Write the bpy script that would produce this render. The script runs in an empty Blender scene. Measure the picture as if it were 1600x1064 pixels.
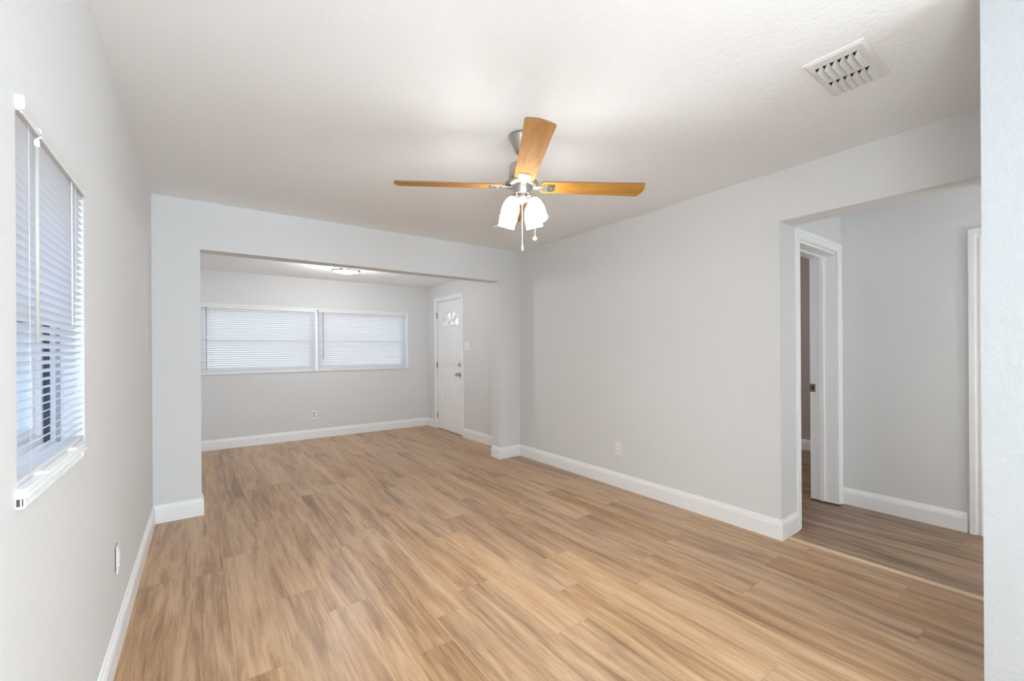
import bpy, bmesh, math, random
from mathutils import Vector, Matrix

random.seed(7)
scene = bpy.context.scene
COL = scene.collection
R = math.radians

# ------------------------------------------------------------------ camera
cam_data = bpy.data.cameras.new('camera')
cam = bpy.data.objects.new('camera', cam_data)
COL.objects.link(cam)
cam_data.sensor_width = 36.0
cam_data.lens = 668.5 / 1600 * 36.0
cam_data.shift_y = (546.58 - 532) / 1600
cam_data.clip_start = 0.02
EYE = Vector((0, 0, 1.2687))
YAW = 0.6270
cam.matrix_world = (Matrix.Translation(EYE) @ Matrix.Rotation(-YAW, 4, 'Z')
                    @ Matrix.Rotation(math.pi / 2, 4, 'X') @ Matrix.Rotation(-0.0064, 4, 'Z'))
scene.camera = cam

# ------------------------------------------------------------------ view
scene.view_settings.view_transform = 'Standard'
scene.view_settings.look = 'None'
scene.view_settings.exposure = 0.61
scene.view_settings.gamma = 1.0
scene.view_settings.use_curve_mapping = False
scene.cycles.use_denoising = True
scene.cycles.max_bounces = 10
scene.cycles.diffuse_bounces = 7
scene.cycles.sample_clamp_indirect = 6.0
scene.cycles.caustics_reflective = False
scene.cycles.caustics_refractive = False

# ------------------------------------------------------------------ sky
world = bpy.data.worlds.new('sky')
scene.world = world
world.use_nodes = True
wn = world.node_tree
bg = wn.nodes['Background']
tc = wn.nodes.new('ShaderNodeTexCoord')
sep = wn.nodes.new('ShaderNodeSeparateXYZ')
ramp = wn.nodes.new('ShaderNodeValToRGB')
wn.links.new(tc.outputs['Generated'], sep.inputs[0])
wn.links.new(sep.outputs['Z'], ramp.inputs[0])
ramp.color_ramp.elements[0].position = 0.0
ramp.color_ramp.elements[0].color = (0.97, 0.97, 1.0, 1)
ramp.color_ramp.elements[1].position = 0.7
ramp.color_ramp.elements[1].color = (0.72, 0.83, 1.0, 1)
# clear blue to the west (the left window), thin white cloud to the north
wmix = wn.nodes.new('ShaderNodeMix'); wmix.data_type = 'RGBA'
wmr = wn.nodes.new('ShaderNodeMapRange')
wmr.inputs['From Min'].default_value = -0.3
wmr.inputs['From Max'].default_value = -0.9
wn.links.new(sep.outputs['X'], wmr.inputs['Value'])
wn.links.new(wmr.outputs[0], wmix.inputs['Factor'])
wn.links.new(ramp.outputs[0], wmix.inputs['A'])
wmix.inputs['B'].default_value = (0.50, 0.72, 1.25, 1)
wn.links.new(wmix.outputs['Result'], bg.inputs['Color'])
bg.inputs['Strength'].default_value = 1.2

# ------------------------------------------------------------------ added fill lights
def lamp(name, kind, loc, energy, color, size=None, rot=None, size_y=None):
    d = bpy.data.lights.new(name, kind)
    d.energy = energy
    d.color = color
    if kind == 'AREA':
        d.size = size
        if size_y:
            d.shape = 'RECTANGLE'
            d.size_y = size_y
    elif size:
        d.shadow_soft_size = size
    o = bpy.data.objects.new(name, d)
    COL.objects.link(o)
    o.location = loc
    if rot:
        o.rotation_euler = rot
    return o

# added fill behind the camera: a soft point and a broad cool panel
lamp('camera_fill_light', 'POINT', (0.12, -0.42, 1.30), 40, (0.88, 0.95, 1.0), 0.3)
lamp('rear_fill_panel', 'AREA', (1.75, -2.85, 1.45), 86, (0.69, 0.86, 1.0), 2.2, (R(90), 0, 0), 1.3)
# fill lights added in the hall and bedroom, out of view
lamp('hall_fill_light', 'POINT', (3.72, -1.0, 1.15), 22, (0.92, 0.97, 1.0), 0.15)
lamp('bedroom_fill_light', 'POINT', (4.6, 3.6, 2.0), 18, (1.0, 0.96, 0.95), 0.15)

# ------------------------------------------------------------------ materials
def mat(name, color, rough=0.5, metal=0.0, bump=None, spec=0.5):
    m = bpy.data.materials.new(name)
    m.use_nodes = True
    nt = m.node_tree
    b = nt.nodes['Principled BSDF']
    b.inputs['Base Color'].default_value = (*color, 1)
    b.inputs['Roughness'].default_value = rough
    b.inputs['Metallic'].default_value = metal
    b.inputs['Specular IOR Level'].default_value = spec
    if bump:
        scale, strength, dist = bump
        t = nt.nodes.new('ShaderNodeTexCoord')
        n = nt.nodes.new('ShaderNodeTexNoise')
        n.inputs['Scale'].default_value = scale
        n.inputs['Detail'].default_value = 4
        n.inputs['Roughness'].default_value = 0.6
        bp = nt.nodes.new('ShaderNodeBump')
        bp.inputs['Strength'].default_value = strength
        bp.inputs['Distance'].default_value = dist
        nt.links.new(t.outputs['Object'], n.inputs['Vector'])
        nt.links.new(n.outputs['Fac'], bp.inputs['Height'])
        nt.links.new(bp.outputs['Normal'], b.inputs['Normal'])
    return m

M = {}
M['wall'] = mat('greige_wall_paint', (0.74, 0.745, 0.745), 0.75, bump=(55, 0.22, 0.006), spec=0.25)
M['white_wall'] = mat('white_wall_paint', (0.80, 0.82, 0.82), 0.7, bump=(42, 0.45, 0.008), spec=0.3)
M['stub_wall'] = mat('dimmed_textured_wall_paint', (0.46, 0.48, 0.49), 0.7, bump=(42, 0.45, 0.008), spec=0.3)  # wall end darkened in colour to hold back excess light on it
M['front_ceiling'] = mat('light_lifted_ceiling_paint', (0.93, 0.935, 0.94), 0.8, bump=(38, 0.2, 0.006), spec=0.25)  # ceiling white lifted so the front room looks more brightly lit
M['ceiling'] = mat('white_ceiling_paint', (0.885, 0.90, 0.915), 0.85, bump=(38, 0.35, 0.008), spec=0.2)
M['trim'] = mat('white_trim_paint', (0.91, 0.92, 0.925), 0.35, bump=(30, 0.03, 0.002))
M['door'] = mat('white_door_paint', (0.91, 0.92, 0.925), 0.35, bump=(30, 0.04, 0.002))
M['plastic'] = mat('white_plastic', (0.86, 0.855, 0.84), 0.35, bump=(60, 0.02, 0.001))
M['slot'] = mat('dark_slot', (0.05, 0.05, 0.05), 0.6, bump=(60, 0.02, 0.001))
M['socket'] = mat('grey_socket_face', (0.55, 0.55, 0.54), 0.45, bump=(60, 0.02, 0.001))
M['headrail'] = mat('blind_headrail_enamel', (0.70, 0.69, 0.67), 0.45, bump=(60, 0.02, 0.001))
M['dark_rubber'] = mat('dark_weatherstrip', (0.05, 0.06, 0.09), 0.7, bump=(60, 0.02, 0.001))
M['grey_strip'] = mat('grey_gap_strip', (0.30, 0.34, 0.40), 0.7, bump=(60, 0.02, 0.001))
M['sash'] = mat('white_sash_enamel', (0.70, 0.71, 0.73), 0.4, bump=(60, 0.02, 0.001))
M['concrete'] = mat('pale_concrete', (0.60, 0.60, 0.58), 0.9, bump=(9, 0.3, 0.01))
M['stucco'] = mat('exterior_stucco', (0.72, 0.70, 0.66), 0.9, bump=(40, 0.5, 0.01))
M['void'] = mat('dark_duct', (0.03, 0.03, 0.03), 0.9, bump=(20, 0.1, 0.002))
M['vent'] = mat('vent_enamel', (0.76, 0.76, 0.75), 0.4, bump=(60, 0.03, 0.001))
M['shade_toned_wall'] = mat('shade_toned_wall_paint', (0.47, 0.42, 0.395), 0.75, bump=(55, 0.22, 0.006), spec=0.25)  # wall colour darkened to stand in for the unlit bedroom's shade
M['ring'] = mat('grey_lamp_ring', (0.14, 0.14, 0.145), 0.5, bump=(60, 0.02, 0.001))
M['strip'] = mat('tan_transition_strip', (0.66, 0.50, 0.34), 0.45, bump=(80, 0.1, 0.001))
M['shadow_gap'] = mat('gap_shade_black', (0.03, 0.028, 0.025), 0.9, bump=(120, 0.4, 0.004))

def metal(name, color, rough):
    m = mat(name, color, rough, 1.0)
    nt = m.node_tree
    b = nt.nodes['Principled BSDF']
    t = nt.nodes.new('ShaderNodeTexCoord')
    mp = nt.nodes.new('ShaderNodeMapping')
    mp.inputs['Scale'].default_value = (4, 4, 260)
    n = nt.nodes.new('ShaderNodeTexNoise')
    n.inputs['Scale'].default_value = 3
    mr = nt.nodes.new('ShaderNodeMapRange')
    mr.inputs['To Min'].default_value = rough * 0.8
    mr.inputs['To Max'].default_value = rough * 1.3
    nt.links.new(t.outputs['Object'], mp.inputs[0])
    nt.links.new(mp.outputs[0], n.inputs['Vector'])
    nt.links.new(n.outputs['Fac'], mr.inputs['Value'])
    nt.links.new(mr.outputs[0], b.inputs['Roughness'])
    return m
M['nickel'] = metal('brushed_nickel', (0.52, 0.485, 0.44), 0.30)
M['dark_metal'] = metal('dark_steel', (0.28, 0.27, 0.26), 0.35)
M['chrome'] = metal('polished_chain', (0.80, 0.78, 0.74), 0.25)

def emitter(name, color, strength):
    m = bpy.data.materials.new(name)
    m.use_nodes = True
    nt = m.node_tree
    b = nt.nodes['Principled BSDF']
    b.inputs['Base Color'].default_value = (0.9, 0.9, 0.88, 1)
    b.inputs['Roughness'].default_value = 0.35
    n = nt.nodes.new('ShaderNodeTexNoise')
    n.inputs['Scale'].default_value = 9
    mr = nt.nodes.new('ShaderNodeMapRange')
    mr.inputs['To Min'].default_value = strength * 0.95
    mr.inputs['To Max'].default_value = strength * 1.05
    nt.links.new(n.outputs['Fac'], mr.inputs['Value'])
    b.inputs['Emission Color'].default_value = (*color, 1)
    nt.links.new(mr.outputs[0], b.inputs['Emission Strength'])
    return m
M['lit_shade'] = emitter('lit_frosted_glass', (1.0, 0.985, 0.96), 11.5)
M['lit_bulb'] = emitter('lit_bulb', (1.0, 0.985, 0.96), 420.0)
M['lit_bowl'] = emitter('lit_glass_bowl', (0.97, 0.985, 1.0), 1.7)

def glass(name, tint=(1, 1, 1), gloss=0.06):
    m = bpy.data.materials.new(name)
    m.use_nodes = True
    nt = m.node_tree
    nt.nodes.remove(nt.nodes['Principled BSDF'])
    out = nt.nodes['Material Output']
    tr = nt.nodes.new('ShaderNodeBsdfTransparent')
    tr.inputs[0].default_value = (*tint, 1)
    gl = nt.nodes.new('ShaderNodeBsdfGlossy')
    gl.inputs['Roughness'].default_value = 0.12
    mx = nt.nodes.new('ShaderNodeMixShader')
    mx.inputs[0].default_value = gloss
    nt.links.new(tr.outputs[0], mx.inputs[1])
    nt.links.new(gl.outputs[0], mx.inputs[2])
    nt.links.new(mx.outputs[0], out.inputs[0])
    return m
M['glass'] = glass('window_glass', (0.94, 0.97, 0.97), 0.025)
M['smoke'] = glass('smoky_plastic', (0.55, 0.54, 0.53), 0.15)

def slat_material(name, color, trans):
    m = bpy.data.materials.new(name)
    m.use_nodes = True
    nt = m.node_tree
    b = nt.nodes['Principled BSDF']
    b.inputs['Base Color'].default_value = (*color, 1)
    b.inputs['Roughness'].default_value = 0.4
    out = nt.nodes['Material Output']
    t = nt.nodes.new('ShaderNodeBsdfTranslucent')
    t.inputs[0].default_value = (*color, 1)
    n = nt.nodes.new('ShaderNodeTexNoise')
    n.inputs['Scale'].default_value = 5
    mr = nt.nodes.new('ShaderNodeMapRange')
    mr.inputs['To Min'].default_value = trans * 0.9
    mr.inputs['To Max'].default_value = trans * 1.1
    mx = nt.nodes.new('ShaderNodeMixShader')
    nt.links.new(n.outputs['Fac'], mr.inputs['Value'])
    nt.links.new(mr.outputs[0], mx.inputs[0])
    nt.links.new(b.outputs[0], mx.inputs[1])
    nt.links.new(t.outputs[0], mx.inputs[2])
    nt.links.new(mx.outputs[0], out.inputs[0])
    return m
M['milky'] = slat_material('milky_plastic', (0.80, 0.80, 0.74), 0.45)
M['slat'] = slat_material('white_vinyl_slat', (0.86, 0.86, 0.865), 0.20)

def wood_blade():
    m = bpy.data.materials.new('honey_oak_veneer')
    m.use_nodes = True
    nt = m.node_tree
    b = nt.nodes['Principled BSDF']
    b.inputs['Roughness'].default_value = 0.6
    b.inputs['Specular IOR Level'].default_value = 0.15
    t = nt.nodes.new('ShaderNodeTexCoord')
    mp = nt.nodes.new('ShaderNodeMapping')
    mp.inputs['Scale'].default_value = (3.0, 26, 26)
    n = nt.nodes.new('ShaderNodeTexNoise')
    n.inputs['Scale'].default_value = 1.2
    n.inputs['Detail'].default_value = 6
    n.inputs['Distortion'].default_value = 0.6
    r = nt.nodes.new('ShaderNodeValToRGB')
    e = r.color_ramp.elements
    e[0].position = 0.28; e[0].color = (0.33, 0.145, 0.026, 1)
    e[1].position = 0.70; e[1].color = (0.56, 0.29, 0.072, 1)
    mid = r.color_ramp.elements.new(0.46); mid.color = (0.47, 0.225, 0.045, 1)
    nt.links.new(t.outputs['Object'], mp.inputs[0])
    nt.links.new(mp.outputs[0], n.inputs['Vector'])
    nt.links.new(n.outputs['Fac'], r.inputs[0])
    nt.links.new(r.outputs[0], b.inputs['Base Color'])
    return m
M['blade'] = wood_blade()
M['blade_edge'] = mat('blade_edge_band', (0.20, 0.11, 0.05), 0.5, bump=(60, 0.05, 0.001))

def plank_floor(name, stops, rough=0.33, sat=1.0):
    """vinyl planks running along Y: width 0.196, length 1.22, staggered"""
    m = bpy.data.materials.new(name)
    m.use_nodes = True
    nt = m.node_tree
    L = nt.links
    b = nt.nodes['Principled BSDF']
    def nd(t, **kw):
        n = nt.nodes.new(t)
        for k, v in kw.items():
            setattr(n, k, v)
        return n
    def math_(op, a, b_=None):
        n = nd('ShaderNodeMath', operation=op)
        for i, v in enumerate((a, b_)):
            if v is None:
                continue
            if isinstance(v, (int, float)):
                n.inputs[i].default_value = v
            else:
                L.new(v, n.inputs[i])
        return n.outputs[0]
    def comb(x, y, z=0.0):
        n = nd('ShaderNodeCombineXYZ')
        for i, v in enumerate((x, y, z)):
            if isinstance(v, (int, float)):
                n.inputs[i].default_value = v
            else:
                L.new(v, n.inputs[i])
        return n.outputs[0]
    tcn = nd('ShaderNodeTexCoord')
    sp = nd('ShaderNodeSeparateXYZ')
    L.new(tcn.outputs['Object'], sp.inputs[0])
    X, Y = sp.outputs[0], sp.outputs[1]
    W, LEN = 0.196, 1.22
    xr = math_('DIVIDE', math_('SUBTRACT', X, 0.1 - 20 * W), W)
    row = math_('FLOOR', xr)
    fx = math_('SUBTRACT', xr, row)
    wn1 = nd('ShaderNodeTexWhiteNoise', noise_dimensions='1D')
    L.new(row, wn1.inputs['W'])
    yr = math_('ADD', math_('DIVIDE', math_('ADD', Y, 20.0), LEN), math_('MULTIPLY', wn1.outputs['Value'], 5.0))
    pk = math_('FLOOR', yr)
    fy = math_('SUBTRACT', yr, pk)
    wn2 = nd('ShaderNodeTexWhiteNoise', noise_dimensions='2D')
    L.new(comb(row, pk), wn2.inputs['Vector'])
    rnd = wn2.outputs['Value']
    off = math_('MULTIPLY', rnd, 37.0)
    # broad figure, fine grain, dark streaks
    def noise(sx, sy, detail, rough_, dist=0.0):
        n = nd('ShaderNodeTexNoise')
        n.inputs['Scale'].default_value = 1.0
        n.inputs['Detail'].default_value = detail
        n.inputs['Roughness'].default_value = rough_
        n.inputs['Distortion'].default_value = dist
        L.new(comb(math_('ADD', math_('MULTIPLY', XW, sx), off), math_('ADD', math_('MULTIPLY', Y, sy), math_('MULTIPLY', off, 1.7)), off), n.inputs['Vector'])
        return n.outputs['Fac']
    warp = nd('ShaderNodeTexNoise')
    warp.inputs['Scale'].default_value = 1.0
    warp.inputs['Detail'].default_value = 2
    L.new(comb(math_('MULTIPLY', X, 9.0), math_('MULTIPLY', Y, 2.2), off), warp.inputs['Vector'])
    XW = math_('ADD', X, math_('MULTIPLY', math_('SUBTRACT', warp.outputs['Fac'], 0.5), 0.030))
    broad = noise(13.0, 1.05, 5, 0.58, 0.8)
    grain = noise(62.0, 2.2, 5, 0.65, 0.4)
    fine = noise(210.0, 7.0, 3, 0.6)
    val = math_('ADD', math_('MULTIPLY', broad, 0.62), math_('MULTIPLY', grain, 0.38))
    val = math_('ADD', val, math_('MULTIPLY', math_('SUBTRACT', rnd, 0.5), 0.085))
    val = math_('ADD', val, math_('MULTIPLY', math_('SUBTRACT', fine, 0.5), 0.20))
    pores = noise(330.0, 11.0, 2, 0.5)
    pr = nd('ShaderNodeMapRange')
    pr.inputs['From Min'].default_value = 0.58
    pr.inputs['From Max'].default_value = 0.72
    L.new(pores, pr.inputs['Value'])
    val = math_('SUBTRACT', val, math_('MULTIPLY', pr.outputs[0], 0.075))
    rp = nd('ShaderNodeValToRGB')
    el = rp.color_ramp.elements
    el[0].position, el[0].color = stops[0][0], (*stops[0][1], 1)
    el[1].position, el[1].color = stops[-1][0], (*stops[-1][1], 1)
    for p, c in stops[1:-1]:
        x = el.new(p); x.color = (*c, 1)
    L.new(val, rp.inputs[0])
    # knots' warm/grey drift from plank to plank
    hsv = nd('ShaderNodeHueSaturation')
    L.new(rp.outputs[0], hsv.inputs['Color'])
    mr = nd('ShaderNodeMapRange')
    mr.inputs['To Min'].default_value = 0.92 * sat
    mr.inputs['To Max'].default_value = 1.10 * sat
    L.new(wn2.outputs['Color'], mr.inputs['Value'])
    L.new(mr.outputs[0], hsv.inputs['Saturation'])
    # seams: pale bevel on the long edges, thin darker line on the butt ends
    def line(f, width):
        d = math_('MINIMUM', f, math_('SUBTRACT', 1.0, f))
        return math_('LESS_THAN', d, width)
    longl = math_('LESS_THAN', fx, 0.022)
    longd = line(fx, 0.007)
    endl = line(fy, 0.0014)
    mx1 = nd('ShaderNodeMix', data_type='RGBA')
    L.new(math_('MULTIPLY', longl, 0.45), mx1.inputs['Factor'])
    L.new(hsv.outputs[0], mx1.inputs['A'])
    mx1.inputs['B'].default_value = (*stops[-1][1], 1)
    mx2 = nd('ShaderNodeMix', data_type='RGBA')
    L.new(math_('MULTIPLY', math_('MAXIMUM', longd, endl), 0.38), mx2.inputs['Factor'])
    L.new(mx1.outputs['Result'], mx2.inputs['A'])
    mx2.inputs['B'].default_value = (*stops[0][1], 1)
    L.new(mx2.outputs['Result'], b.inputs['Base Color'])
    rr = nd('ShaderNodeMapRange')
    rr.inputs['To Min'].default_value = rough - 0.05
    rr.inputs['To Max'].default_value = rough + 0.08
    L.new(grain, rr.inputs['Value'])
    L.new(rr.outputs[0], b.inputs['Roughness'])
    bp = nd('ShaderNodeBump')
    bp.inputs['Strength'].default_value = 0.12
    bp.inputs['Distance'].default_value = 0.002
    hgt = math_('SUBTRACT', math_('MULTIPLY', fine, 0.5), math_('MAXIMUM', longd, endl))
    L.new(hgt, bp.inputs['Height'])
    L.new(bp.outputs[0], b.inputs['Normal'])
    return m
M['floor'] = plank_floor('oak_vinyl_planks', [
    (0.33, (0.215, 0.118, 0.060)), (0.44, (0.37, 0.222, 0.120)),
    (0.53, (0.49, 0.315, 0.180)), (0.66, (0.59, 0.415, 0.262))])
M['floor_hall'] = plank_floor('grey_brown_vinyl_planks', [
    (0.34, (0.085, 0.058, 0.04)), (0.44, (0.20, 0.128, 0.082)),
    (0.52, (0.33, 0.215, 0.14)), (0.66, (0.44, 0.31, 0.21))], sat=1.1)

# ------------------------------------------------------------------ mesh builder
class MB:
    def __init__(self):
        self.bm = bmesh.new()
    def face(self, pts, smooth=False):
        f = self.bm.faces.new([self.bm.verts.new(p) for p in pts])
        f.smooth = smooth
        return f
    def box(self, a, b, bevel=0.0, seg=2):
        x0, x1 = sorted((a[0], b[0])); y0, y1 = sorted((a[1], b[1])); z0, z1 = sorted((a[2], b[2]))
        v = [self.bm.verts.new(p) for p in ((x0,y0,z0),(x1,y0,z0),(x1,y1,z0),(x0,y1,z0),(x0,y0,z1),(x1,y0,z1),(x1,y1,z1),(x0,y1,z1))]
        fs = [self.bm.faces.new([v[i] for i in q]) for q in ((3,2,1,0),(4,5,6,7),(0,1,5,4),(1,2,6,5),(2,3,7,6),(3,0,4,7))]
        if bevel:
            es = list({e for f in fs for e in f.edges})
            bmesh.ops.bevel(self.bm, geom=es, offset=bevel, segments=seg, affect='EDGES', profile=0.5)
        return self
    def lathe(self, profile, origin, axis=(0, 0, 1), n=40, cap=True):
        """profile: list of (radius, height along axis)"""
        ax = Vector(axis).normalized()
        t = Vector((1, 0, 0)) if abs(ax.x) < 0.9 else Vector((0, 1, 0))
        u = ax.cross(t).normalized(); w = ax.cross(u)
        o = Vector(origin)
        rings = []
        for r, h in profile:
            if r < 1e-6:
                rings.append([self.bm.verts.new(o + ax * h)])
            else:
                rings.append([self.bm.verts.new(o + ax * h + (u * math.cos(2*math.pi*i/n) + w * math.sin(2*math.pi*i/n)) * r) for i in range(n)])
        for a, b in zip(rings, rings[1:]):
            for i in range(n):
                j = (i + 1) % n
                if len(a) == 1 and len(b) == 1:
                    continue
                if len(a) == 1:
                    f = self.bm.faces.new((a[0], b[i], b[j]))
                elif len(b) == 1:
                    f = self.bm.faces.new((a[i], a[j], b[0]))
                else:
                    f = self.bm.faces.new((a[i], a[j], b[j], b[i]))
                f.smooth = True
        if cap:
            for ring in (rings[0], rings[-1]):
                if len(ring) > 1:
                    self.bm.faces.new(ring)
        return self
    def tube(self, pts, r, n=10):
        pts = [Vector(p) for p in pts]
        rings = []
        for i, p in enumerate(pts):
            a = pts[max(i-1, 0)]; b = pts[min(i+1, len(pts)-1)]
            d = (b - a).normalized()
            t = Vector((0, 0, 1)) if abs(d.z) < 0.9 else Vector((1, 0, 0))
            u = d.cross(t).normalized(); w = d.cross(u)
            rings.append([self.bm.verts.new(p + (u*math.cos(2*math.pi*k/n) + w*math.sin(2*math.pi*k/n))*r) for k in range(n)])
        for a, b in zip(rings, rings[1:]):
            for k in range(n):
                f = self.bm.faces.new((a[k], a[(k+1)%n], b[(k+1)%n], b[k])); f.smooth = True
        self.bm.faces.new(rings[0]); self.bm.faces.new(rings[-1])
        return self
    def sphere(self, c, r, n=16):
        prof = [(r*math.sin(math.pi*i/n), -r*math.cos(math.pi*i/n)) for i in range(n+1)]
        prof[0] = (0, -r); prof[-1] = (0, r)
        return self.lathe(prof, c, n=n, cap=False)
    def prism(self, poly, lift):
        """poly: 3D points of a planar polygon; lift: vector to extrude by"""
        lv = Vector(lift)
        a = [self.bm.verts.new(Vector(p)) for p in poly]
        b = [self.bm.verts.new(Vector(p) + lv) for p in poly]
        self.bm.faces.new(a); self.bm.faces.new(b[::-1])
        n = len(poly)
        for i in range(n):
            self.bm.faces.new((a[i], b[i], b[(i+1)%n], a[(i+1)%n]))
        return self
    def sweep(self, path, profile, i0, i1, flip=1, close=False):
        """profile (d,z) carried along an XY path with mitred corners; d points to the right of travel"""
        P = [Vector((p[0], p[1])) for p in path]
        def nrm(a, b):
            d = (b - a).normalized()
            return Vector((d.y, -d.x)) * flip
        rings = []
        for i in range(i0, i1 + 1):
            ns = []
            if i > 0: ns.append(nrm(P[i-1], P[i]))
            if i < len(P) - 1: ns.append(nrm(P[i], P[i+1]))
            if len(ns) == 2:
                m = ns[0] + ns[1]
                m = m / max(m.length_squared, 1e-9) * 2
                m = m * 1.0
            else:
                m = ns[0]
            rings.append([self.bm.verts.new((P[i].x + m.x*d, P[i].y + m.y*d, z)) for d, z in profile])
        n = len(profile)
        for a, b in zip(rings, rings[1:]):
            for k in range(n):
                self.bm.faces.new((a[k], a[(k+1)%n], b[(k+1)%n], b[k]))
        self.bm.faces.new(rings[0]); self.bm.faces.new(rings[-1])
        return self

def build(name, mb, material, parent=None, loc=None):
    """link mb as one mesh object; vertices are in world space unless the part has its own transform"""
    bmesh.ops.remove_doubles(mb.bm, verts=mb.bm.verts, dist=1e-6)
    bmesh.ops.recalc_face_normals(mb.bm, faces=mb.bm.faces)
    base = Vector((0, 0, 0))
    r = parent
    while r is not None:
        base += Vector(r.location); r = r.parent
    org = Vector(loc) if loc else None
    shift = -(org if org else base)
    bmesh.ops.translate(mb.bm, vec=shift, verts=mb.bm.verts)
    me = bpy.data.meshes.new(name)
    mb.bm.to_mesh(me); mb.bm.free()
    for mm in (material if isinstance(material, (list, tuple)) else [material]):
        me.materials.append(mm)
    o = bpy.data.objects.new(name, me)
    COL.objects.link(o)
    if org:
        o.location = org - base
    if parent is not None:
        o.parent = parent
    return o

def tag(o, label, cat, group=None, kind=None):
    o['label'] = label
    o['category'] = cat
    if group: o['group'] = group
    if kind: o['kind'] = kind
    return o

def root(name, loc, label, cat, group=None, kind=None):
    o = bpy.data.objects.new(name, None)
    o.empty_display_size = 0.05
    COL.objects.link(o)
    o.location = loc
    return tag(o, label, cat, group, kind)

def struct(name, mb, material, label, cat):
    return tag(build(name, mb, material), label, cat, kind='structure')

# ------------------------------------------------------------------ dimensions (metres)
XL, XR = -0.299, 3.098          # left and right wall faces
YB, YB2 = 4.117, 4.275          # partition with the wide opening
XJL, XJR, ZH = -0.008, 2.804, 2.067
YF = 6.740                      # far wall of the front room
H, HF = 2.44, 2.322             # ceilings
YE, ZO = 1.252, 2.108           # hall opening in right wall
XR2 = 3.293                     # far side of right wall
XH = 4.235                      # hall wall
YK = -3.0                       # kitchen end
YN = 0.2235                     # far face of the near wall stub
XN = 2.0
TW = 0.16                       # outer wall thickness

def wall(name, axis, p0, p1, u0, u1, z0, z1, holes, material, label):
    """wall with rectangular holes; axis 'x': faces at x=p0,p1 and u along y; axis 'y': the reverse"""
    us = sorted({u0, u1, *[h[0] for h in holes], *[h[1] for h in holes]})
    zs = sorted({z0, z1, *[h[2] for h in holes], *[h[3] for h in holes]})
    us = [u for u in us if u0 <= u <= u1]; zs = [z for z in zs if z0 <= z <= z1]
    def solid(i, j):
        if i < 0 or j < 0 or i >= len(us)-1 or j >= len(zs)-1: return False
        cu, cz = (us[i]+us[i+1])/2, (zs[j]+zs[j+1])/2
        return not any(h[0] < cu < h[1] and h[2] < cz < h[3] for h in holes)
    def P(p, u, z):
        return (p, u, z) if axis == 'x' else (u, p, z)
    mb = MB()
    for i in range(len(us)-1):
        for j in range(len(zs)-1):
            if not solid(i, j): continue
            a, b, c, d = us[i], us[i+1], zs[j], zs[j+1]
            for p in (p0, p1):
                mb.face([P(p,a,c), P(p,b,c), P(p,b,d), P(p,a,d)])
            if not solid(i-1, j): mb.face([P(p0,a,c), P(p1,a,c), P(p1,a,d), P(p0,a,d)])
            if not solid(i+1, j): mb.face([P(p0,b,c), P(p1,b,c), P(p1,b,d), P(p0,b,d)])
            if not solid(i, j-1): mb.face([P(p0,a,c), P(p0,b,c), P(p1,b,c), P(p1,a,c)])
            if not solid(i, j+1): mb.face([P(p0,a,d), P(p0,b,d), P(p1,b,d), P(p1,a,d)])
    return struct(name, mb, material, label, 'wall')

# window and door openings
W1 = (1.262, 1.880, 0.985, 1.792)          # left wall: y0,y1,z0,z1
W2 = (-0.045, 1.345, 0.985, 1.880)         # far wall: x0,x1,z0,z1
W3 = (1.385, 2.742, 0.985, 1.880)
WF = (W2[0], W3[1], W2[2], W2[3])
D1 = (5.535, 6.370, -0.01, 2.058)          # entry door in right wall
D2 = (3.400, 4.145, -0.01, 2.030)          # bedroom door opening in hall end wall
D3 = (-0.36, 0.470, -0.01, 2.000)          # closed door in hall wall

# ------------------------------------------------------------------ shell
struct('floor', MB().box((XL-TW, YK-TW, -0.12), (3.17, YF+TW, 0.0)), M['floor'],
       'honey oak vinyl plank floor of the main and front rooms', 'floor')
struct('floor_hall', MB().box((3.17, YK-TW, -0.12), (6.3, 4.9, 0.0)), M['floor_hall'],
       'darker brown plank floor of the hall beyond the pale strip', 'floor')
struct('ceiling', MB().box((XL-TW, YK-TW, H), (XR+0.1, YB+0.08, H+0.1)), M['ceiling'],
       'white textured ceiling of the main room', 'ceiling')
struct('ceiling_front', MB().box((XL-TW, YB+0.08, HF), (XR+0.1, YF+TW, HF+0.1)), M['front_ceiling'],
       'lower white ceiling of the front room beyond the opening', 'ceiling')
struct('ceiling_hall', MB().box((XR+0.1, YK-TW, H), (6.3, 4.9, H+0.1)), M['ceiling'],
       'white ceiling of the hall and the bedroom', 'ceiling')
wall('wall_left', 'x', XL, XL-TW, YK-TW, YF+TW, 0, H, [W1], M['wall'], 'greige left wall holding the narrow blind window')
wall('wall_back', 'y', YB, YB2, XL, XR, 0, H, [(XJL, XJR, -0.01, ZH)], M['wall'], 'greige partition with the wide opening into the front room')
wall('wall_front', 'y', YF, YF+TW, XL, XR+0.2, 0, H, [WF], M['wall'], 'grey far wall of the front room under the long window')
wall('wall_right', 'x', XR, XR2, YK-TW, YF, 0, H, [D1, (YN-0.02, YE, -0.01, ZO)], M['wall'], 'long greige right wall with the hall opening')
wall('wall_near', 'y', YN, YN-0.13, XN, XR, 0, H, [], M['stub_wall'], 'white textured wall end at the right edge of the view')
wall('wall_hall_end', 'y', YE, YE+0.185, XR2, XH+0.1, 0, H, [D2], M['wall'], 'greige hall end wall around the bedroom doorway')
wall('wall_hall_right', 'x', XH, XH+0.1, YK-TW, YE, 0, H, [D3], M['wall'], 'grey hall wall facing the main room')
wall('wall_kitchen', 'y', YK, YK-TW, XL, XH+0.1, 0, H, [], M['white_wall'], 'white kitchen wall behind the viewer')
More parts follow.
